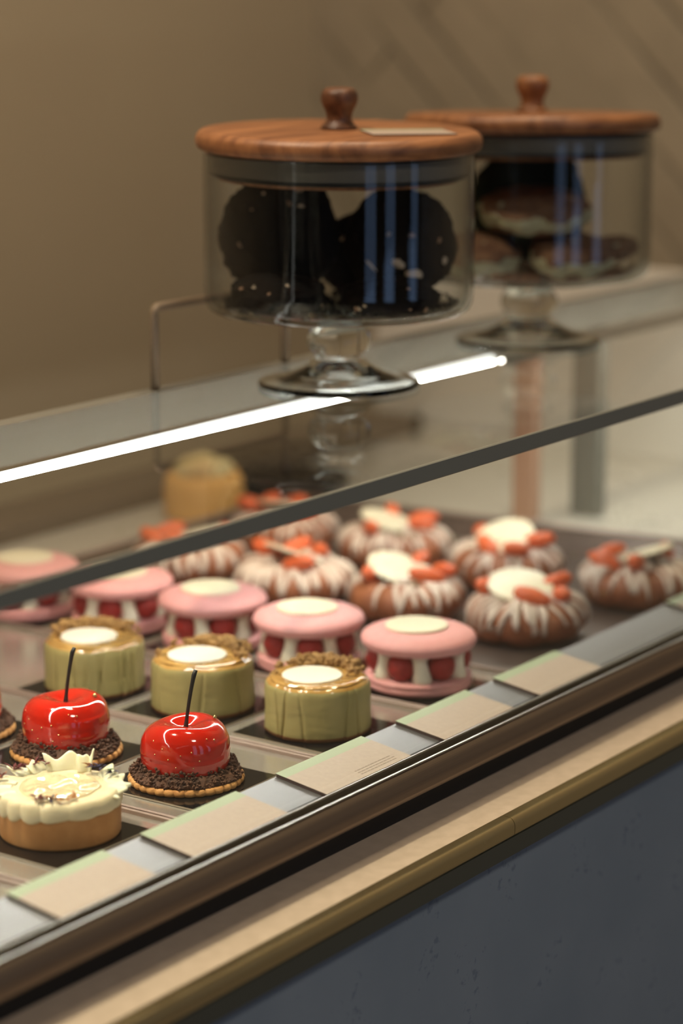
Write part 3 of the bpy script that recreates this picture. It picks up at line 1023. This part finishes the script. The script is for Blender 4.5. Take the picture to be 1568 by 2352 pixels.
BN = [(1.6245, .9575, -45, 'near-row drizzled bun closest to the rail, two strawberry pieces before its disc'), (1.6200, 1.0710, -60, 'drizzled bun behind the second pink macaron'),
      (1.6130, 1.1800, -30, 'drizzled bun with a large strawberry piece, behind the third macaron'), (1.6190, 1.3000, 20, 'drizzled bun with orange strawberry on top, under the dark pane edge'),
      (1.7740, .9380, -20, 'drizzled bun at the far right of the tray, cut off by the frame'), (1.7620, 1.0600, 10, 'drizzled bun in the far row with thick white stripes, second from the rail'),
      (1.7660, 1.1800, 70, 'drizzled bun in the far row with a tall rounded white disc'), (1.7600, 1.3000, 100, 'drizzled bun in the far back corner of the tray, top touching the pane edge')]
for i, (x, y, az, lb) in enumerate(BN):
    t = make_bun(lb, 11 + i * 3, az)
    t.location = (x, y, DK + .0016 + H)
    t.rotation_euler = (0, 0, i * .9)

# the yellow sponge cake far back
t = thing('sponge_cake', 'blurred golden sponge cake with pale top, at the back of the case', 'cake', (1.832, 1.448, DK + .0003), radians(20))
bm = lathe(rprof([(0, 0), (.036, 0), (.0385, .003), (.0395, .030), (.036, .044), (0, .046)], .006, 4), 60, lambda r, z, ph, i: (r * (1 + .05 * cos(3 * ph)) * cos(ph), r * (1 + .05 * cos(3 * ph)) * sin(ph), z))
part('sponge', bm, M['sponge'], t, 'golden sponge')
bm = bmesh.new(); blob(bm, (-.004, 0, .047), .030, (1, 1, .5), 3, .25, 2.2, 3); part('cream_top', bm, M['spongetop'], t, 'pale cream top')
bm = bmesh.new(); box(bm, .026, .0405, -.022, .018, .004, .044, .004); part('wafer', bm, M['biscuit'], t, 'darker biscuit at its side')

t = thing('round_plate', 'black round plate at the back of the case, right of the sponge cake', 'plate', (1.985, 1.455, DK + .0003))
bm = lathe(rprof([(0, 0), (.046, 0), (.058, .010), (.0615, .0115), (.0622, .0128), (.0600, .0126), (.046, .0022), (0, .0020)], .002, 3), 72)
part('plate_body', bm, M['blackplate'], t)

# ------------------------------------------------------------------ price cards on the rail
sl = (0.8710 - 0.8285, -0.4937 + 0.5000)
ang = atan2(sl[1], sl[0])


def card(x0, x1, label, lift=0.0022, name='price_card', twist=0.0):
    w = (x1 - x0)
    o = bmesh.new()
    L = .0405
    yg = L * .79
    box(o, -w / 2, w / 2, 0, L, 0, .0005, mi=2)
    for f in o.faces:
        f.material_index = 2
    v = [o.verts.new(c) for c in ((-w / 2, 0, .00055), (w / 2, 0, .00055), (w / 2, yg, .00055), (-w / 2, yg, .00055), (w / 2, L, .00055), (-w / 2, L, .00055))]
    f1 = o.faces.new((v[0], v[1], v[2], v[3])); f1.material_index = 0
    f2 = o.faces.new((v[3], v[2], v[4], v[5])); f2.material_index = 1
    # folded foot below the leading edge that carries the card
    box(o, -w / 2, w / 2, 0.001, L - .001, -.0016, -.0002, mi=2)
    ob = part(name, o, [M['card'], M['cardgreen'], M['carddark']], smooth=False)
    ob.rotation_euler = (ang, 0, twist)
    ob.location = ((x0 + x1) / 2, 0.8312, -0.5000 + (0.8312 - .8285) * sl[1] / sl[0] + .0017 + H)
    tag(ob, label, 'price card', 'price cards along the rail')
    return ob


cards = [(.921, 1.002), (1.036, 1.129), (1.170, 1.265), (1.306, 1.395), (1.432, 1.520), (1.698, 1.790)]
cl = ['beige price card with green top band nearest to the camera, in front of the tart', 'beige price card between the tart and the nearest cherry cake', 'beige price card with faint printed lines, before the nearest green cake',
      'beige price card before the gap between green cake and macaron', 'beige price card with clear green corner, before the nearest drizzled bun', 'beige price card at the right edge of the frame, only its green corner showing']
for i, ((a, b), lb) in enumerate(zip(cards, cl)):
    c = card(a, b, lb, twist=[0, .004, -.004, .003, -.006, 0][i])
    if i == 2:
        bm = bmesh.new()
        rr = random.Random(3)
        for row in range(3):
            x = -.004
            while x < .036:
                L = rr.uniform(.0015, .0045)
                box(bm, x, x + L, .0035 + row * .0026, .0044 + row * .0026, .00058, .00064)
                x += L + .0009
        part('printed_lines', bm, M['print'], c, 'rows of tiny grey print', smooth=False)


# ------------------------------------------------------------------ jars
def make_jar(label, loc, lidtilt, lidrot, knobmat):
    t = thing('glass_jar', label, 'jar', loc, 0, 'footed glass jars with wooden lids')
    # foot and stem: thick pressed glass
    prof = [(0, .0150), (.010, .0138), (.020, .0100), (.034, .0055), (.050, .0024), (.0570, .0006), (.0590, .0), (.0605, .0), (.0612, .0012), (.0612, .0030), (.0590, .0045), (.0480, .0068), (.0360, .0100), (.0255, .0150), (.0195, .0200), (.0176, .0215),
            (.0186, .0228), (.0176, .0240), (.0205, .0258), (.0236, .0300), (.0244, .0345), (.0236, .0392), (.0205, .0432), (.0172, .0455), (.0165, .0490), (.0190, .0530), (.0235, .0556), (.0, .0556)]
    bm = lathe(rprof(prof, .0022, 3), 96)
    part('foot', bm, M['jarfoot'], t, 'pressed glass foot and stem')
    # bowl: outer wall then inner wall
    ro, ri = .1008, .0975
    outer = [(0, .0560), (.080, .0560), (.0925, .0566), (.0975, .0595), (.1000, .0650), (ro, .0740), (ro, .1720), (ro + .0004, .1745)]
    inner = [(ri, .1750), (ri, .0740), (.0965, .0665), (.0940, .0625), (.0890, .0606), (.075, .0600), (0, .0600)]
    bm = lathe(rprof(outer + inner, .0016, 3), 128)
    part('bowl', bm, M['jarwall'], t, 'clear glass bowl')
    lid = lathe(rprof([(0, .1760), (.1000, .1760), (.1046, .1775), (.1062, .1820), (.1055, .1870), (.1020, .1905), (.098, .1912), (0, .1912)], .003, 4), 128)
    pv = Matrix.Translation((0, 0, .176)) @ Matrix.Rotation(lidrot, 4, 'Z') @ Matrix.Rotation(lidtilt, 4, 'X') @ Matrix.Rotation(-lidrot, 4, 'Z') @ Matrix.Translation((0, 0, -.176))
    pvi = Matrix.Rotation(lidrot, 4, 'Z') @ Matrix.Rotation(lidtilt, 4, 'X') @ Matrix.Rotation(-lidrot, 4, 'Z')
    lo = part('lid', lid, M['wood'], t, 'round wooden lid')
    lo.matrix_local = pv
    kn = lathe(rprof([(0, .1914), (.0132, .1914), (.0136, .1928), (.0118, .1946), (.0094, .1975), (.0092, .2005), (.0105, .2050), (.0130, .2095), (.0139, .2135), (.0134, .2178), (.0112, .2206), (.0070, .2216), (0, .2217)], .0018, 3), 48)
    part('knob', kn, M[knobmat], lo, 'turned wooden knob')
    pl = lathe(rprof([(0, .1550), (.0895, .1550), (.0905, .1560), (.0905, .1590), (.0905, .1759), (0, .1759)], .0006, 2), 96)
    part('plug', pl, M['wood'], lo)
    gk = lathe(rprof([(.0906, .1600), (.0945, .1600), (.0950, .1612), (.0950, .1735), (.0945, .1745), (.0906, .1745)], .0006, 2), 96, closed=True)
    part('gasket', gk, M['gasket'], lo, 'grey seal')
    for z in (.1590, .1748):
        rg = lathe([(.0907, z - .0009), (.0962, z - .0009), (.0967, z), (.0962, z + .0009), (.0907, z + .0009)], 96, closed=True)
        part('gasket_ring', rg, M['darkring'], lo, 'dark seal ring')
    return t, pv


J1, J2 = (1.4731, 1.0350), (1.7475, 1.0325)
PSI = radians(35.03)
j1, pv1 = make_jar('glass jar with black cookies and a card on its wooden lid, in front', (*J1, TOP + .0003), radians(1.2), PSI - pi / 2 + radians(25), 'knobwood')
j2, pv2 = make_jar('glass jar with green and brown cookies behind the black cookie jar', (*J2, TOP + .0003), radians(-1.9), PSI - pi / 2, 'wood')

# name card lying on the first lid
fw, rt = Vector((cos(PSI), sin(PSI), 0)), Vector((sin(PSI), -cos(PSI), 0))
o = bmesh.new()
w, L = .062, .046
box(o, -w / 2, w / 2, -L / 2, L / 2, 0, .0005, mi=2)
for f in o.faces:
    f.material_index = 2
v = [o.verts.new(c) for c in ((-w / 2, -L / 2, .00055), (w / 2, -L / 2, .00055), (w / 2, L * .3, .00055), (-w / 2, L * .3, .00055), (w / 2, L / 2, .00055), (-w / 2, L / 2, .00055))]
o.faces.new((v[0], v[1], v[2], v[3])).material_index = 0
o.faces.new((v[3], v[2], v[4], v[5])).material_index = 1
nc = part('name_card', o, [M['card'], M['cardgreen'], M['carddark']], smooth=False)
lc = rt * .050 + fw * (-.030)
nc.matrix_world = Matrix.Translation((J1[0], J1[1], TOP + .0003 + H)) @ pv1 @ Matrix.Translation((lc.x, lc.y, .1917)) @ Matrix.Rotation(PSI - pi / 2 + radians(12), 4, 'Z')
tag(nc, 'beige and green card lying on the wooden lid of the front jar', 'card')


# cookies
def cookie(name, label, cat, group, jar, off, r, thick, lean, face, mats, seed, spots, loc_z, at=()):
    """a thick rough cookie: lean = tilt of its axis from vertical towards 'face' azimuth"""
    bm = bmesh.new()
    r0 = bmesh.ops.create_icosphere(bm, subdivisions=5, radius=1.0)
    for vv in r0['verts']:
        d = vv.co.normalized()
        rad = sqrt(d.x * d.x + d.y * d.y)
        x, y, z = d.x, d.y, d.z
        s = 1 + .10 * nz(d, 2.2, seed) + .06 * nz(d, 6, seed) + .03 * nz(d, 15, seed)
        zz = (abs(z) ** .7) * (1 if z > 0 else -1)
        vv.co = Vector((x * r * s, y * r * s, zz * thick / 2 * (1 + .12 * nz(d, 4, seed + 2))))
    if len(mats) > 1:
        for f in bm.faces:
            c = f.calc_center_median()
            q = c.z / (thick / 2) + .35 * nz(c * 60, 1.0, seed)
            f.material_index = 0 if q > .22 else (1 if q < -.55 else 2)
    rot = Matrix.Rotation(face, 4, 'Z') @ Matrix.Rotation(lean, 4, 'Y')
    root = part(name, bm, mats)
    pos = Vector((jar[0], jar[1], 0)) + rt * off[0] + fw * off[1]
    # rest it on the floor of the jar
    low = min((rot @ vv.co).z for vv in root.data.vertices)
    z = TOP + .0003 + .0604 + H - low + loc_z
    root.matrix_world = Matrix.Translation((pos.x, pos.y, z)) @ rot
    tag(root, label, cat, group)
    vs = root.data.vertices
    rn = random.Random(seed)
    cand = [vv for vv in vs if (rot.to_3x3() @ vv.normal).dot(-fw) > .25]
    for q in range(spots[0]):
        vv = rn.choice(cand)
        b2 = bmesh.new()
        blob(b2, (0, 0, 0), rn.uniform(*spots[1]), (1, rn.uniform(.5, 1.1), .5), 2, .35, 2, q)
        p = part('nut_piece', b2, M[spots[2]] if q % 3 else M['palenut' if spots[2] == 'nut' else spots[2]], root, loc=vv.co)
        p.rotation_euler = vv.normal.to_track_quat('Z', 'Y').to_euler()
    r3 = rot.to_3x3()
    for q, (dx, dz, sz, asp, mt_) in enumerate(at):
        best = min((v_ for v_ in vs if (r3 @ v_.normal).dot(-fw) > .1), key=lambda v_: ((r3 @ v_.co).dot(rt) - dx) ** 2 + ((r3 @ v_.co).z - dz) ** 2)
        b2 = bmesh.new()
        blob(b2, (0, 0, 0), sz, (1, asp, .4), 2, .45, 2.2, q + seed)
        p = part('nut_piece', b2, M[mt_], root, loc=best.co)
        p.rotation_euler = best.normal.to_track_quat('Z', 'Y').to_euler()
    return root


back = PSI + pi                 # azimuth towards the camera
g1 = 'black cocoa cookies in the front jar'
bk = [M['choc']]
cookie('chocolate_cookie', 'black cookie lying low at the left front of the front jar', 'cookie', g1, J1, (-.044, -.046), .035, .027, radians(5), back + .3, bk, 1, (7, (.0008, .0022), 'nut'), 0)
cookie('chocolate_cookie', 'black cookie lying low at the right front of the front jar', 'cookie', g1, J1, (.036, -.050), .035, .025, radians(5), back - .2, bk, 2, (7, (.0008, .0024), 'nut'), 0)
cookie('chocolate_cookie', 'tall black cookie topped with nuts, on the left in the front jar', 'cookie', g1, J1, (-.0450, .020), .0460, .036, radians(80), back + radians(6), bk, 4, (3, (.001, .0022), 'nut'), .002,
       [(.001, .040, .0040, .55, 'nut'), (.010, .041, .0026, .7, 'nut'), (.015, .034, .0034, .7, 'nut'), (.007, .026, .0022, .7, 'nut'), (.016, .024, .0028, .45, 'palenut'), (-.030, -.004, .0026, .5, 'nut'), (-.020, .022, .0016, .6, 'nut')])
cookie('chocolate_cookie', 'tall black cookie with pale almond flakes, on the right in the front jar', 'cookie', g1, J1, (.0460, .018), .0420, .038, radians(82), back - radians(5), bk, 5, (1, (.0012, .002), 'nut'), .001,
       [(-.023, -.015, .0060, .16, 'palenut'), (-.003, -.013, .0052, .6, 'palenut'), (.010, -.021, .0066, .75, 'palenut'), (.008, .007, .0026, .7, 'nut'), (.030, .004, .0024, .6, 'nut'), (.033, -.012, .0034, .55, 'palenut')])
cookie('chocolate_cookie', 'black cookie standing at the back of the front jar, behind the two tall ones', 'cookie', g1, J1, (.012, .070), .030, .024, radians(88), back, bk, 6, (1, (.0012, .003), 'nut'), .0)
g2 = 'green and brown cookies in the rear jar'
mt = [M['matcha'], M['brownie'], M['matcha']]
m2 = [M['brownie'], M['brownie'], M['icing']]
cookie('matcha_cookie', 'brown cookie with pale icing at the left bottom of the rear jar', 'cookie', g2, J2, (-.046, -.042), .034, .030, radians(14), back, m2, 21, (2, (.001, .002), 'icing'), 0)
cookie('matcha_cookie', 'broken brown cookie at the front bottom of the rear jar', 'cookie', g2, J2, (.030, -.050), .034, .030, radians(14), back, [M['brownie'], M['brownie'], M['icing']], 22, (4, (.001, .003), 'icing'), 0)
cookie('matcha_cookie', 'brown cookie lying at the right bottom of the rear jar', 'cookie', g2, J2, (.062, .014), .030, .024, radians(-12), back + 1.2, [M['brownie']], 23, (4, (.001, .003), 'icing'), 0)
cookie('matcha_cookie', 'pale iced cookie in the middle of the pile in the rear jar', 'cookie', g2, J2, (.002, -.032), .045, .033, radians(9), back, m2, 24, (4, (.001, .003), 'icing'), .034)
cookie('matcha_cookie', 'large dark green cookie standing behind the pile in the rear jar', 'cookie', g2, J2, (.001, .043), .0500, .036, radians(78), back, mt, 25, (0, (.001, .003), 'icing'), .003)
for jn, jj, mm in (('front', J1, 'choc'), ('rear', J2, 'brownie')):
    bm = bmesh.new()
    pts = []
    for q in range(420):
        a = random.uniform(0, 2 * pi); r = .088 * sqrt(random.random())
        pts.append((r * cos(a), r * sin(a), .0012 + (.0 if r < .08 else .002) + random.uniform(0, .0012)))
    crumbs(bm, pts, .0008, .0034)
    o = part('cookie_crumbs', bm, [M[mm]], smooth=False)
    o.location = (jj[0], jj[1], TOP + .0003 + .0604 + H)
    tag(o, 'loose dark crumbs on the floor of the %s glass jar' % jn, 'crumbs', None, 'stuff')

# thin frame standing behind the front jar
fr = thing('card_holder', 'thin brown frame standing on the rear glass edge left of the front jar', 'frame', (1.382, 1.1388, TOP - .0008), 0)
bm = bmesh.new()
tube(bm, [(0, 0, .0002), (0, 0, .057), (.0008, 0, .0605), (.0035, 0, .0620), (.16, 0, .0620), (.1627, 0, .0605), (.1635, 0, .057), (.1635, 0, .0002)], .0034, 10)
part('wire_frame', bm, M['framebrown'], fr)

# ------------------------------------------------------------------ light
def area(name, loc, size, power, col, target, shape='DISK', spread=None):
    L = bpy.data.lights.new(name, 'AREA')
    L.shape = shape
    L.size = size
    L.energy = power
    L.color = col
    if spread:
        L.spread = spread
    o = bpy.data.objects.new(name, L)
    COL.objects.link(o)
    o.location = (loc[0], loc[1], loc[2] + H)
    d = Vector(target) - Vector(loc)
    o.rotation_euler = d.to_track_quat('-Z', 'Y').to_euler()
    return o


area('ceiling_lamp_case', (0.72, 1.36, 1.44), .14, 7.5, (1.0, 0.80, 0.58), (0.92, .85, -.54), spread=radians(70))
area('ceiling_lamp_end', (1.72, 0.95, 1.44), .25, 13.5, (1.0, 0.80, 0.56), (1.95, 1.2, -1), spread=radians(160))
area('ceiling_lamp_room', (0.6, -1.0, 1.44), .5, 15.0, (1.0, 0.90, 0.78), (0.6, -.6, -1))

w = bpy.data.worlds.new('World')
SC.world = w
w.use_nodes = True
w.node_tree.nodes['Background'].inputs[0].default_value = (0.5, 0.45, 0.4, 1)
w.node_tree.nodes['Background'].inputs[1].default_value = 0.05

# ------------------------------------------------------------------ camera
cd = bpy.data.cameras.new('Camera')
cam = bpy.data.objects.new('Camera', cd)
COL.objects.link(cam)
SC.camera = cam
cd.sensor_fit = 'VERTICAL'
cd.sensor_height = 36.0
cd.sensor_width = 24.0
cd.lens = 36.0 * 5553.0 / 2352.0
cam.location = (0, 0, H)
th = math.atan(1226 / 5553)
cam.rotation_euler = (pi / 2 - th, 0, PSI - pi / 2)
cd.clip_start = 0.05
cd.dof.use_dof = True
cd.dof.focus_distance = 1.565
cd.dof.aperture_fstop = 3.2

SC.view_settings.view_transform = 'Standard'
SC.view_settings.look = 'None'
SC.view_settings.gamma = 1.0
SC.view_settings.use_curve_mapping = False
SC.view_settings.exposure = 0.0
SC.cycles.use_denoising = True
SC.cycles.max_bounces = 14
SC.cycles.transparent_max_bounces = 24
SC.cycles.transmission_bounces = 12
SC.cycles.sample_clamp_indirect = 6.0
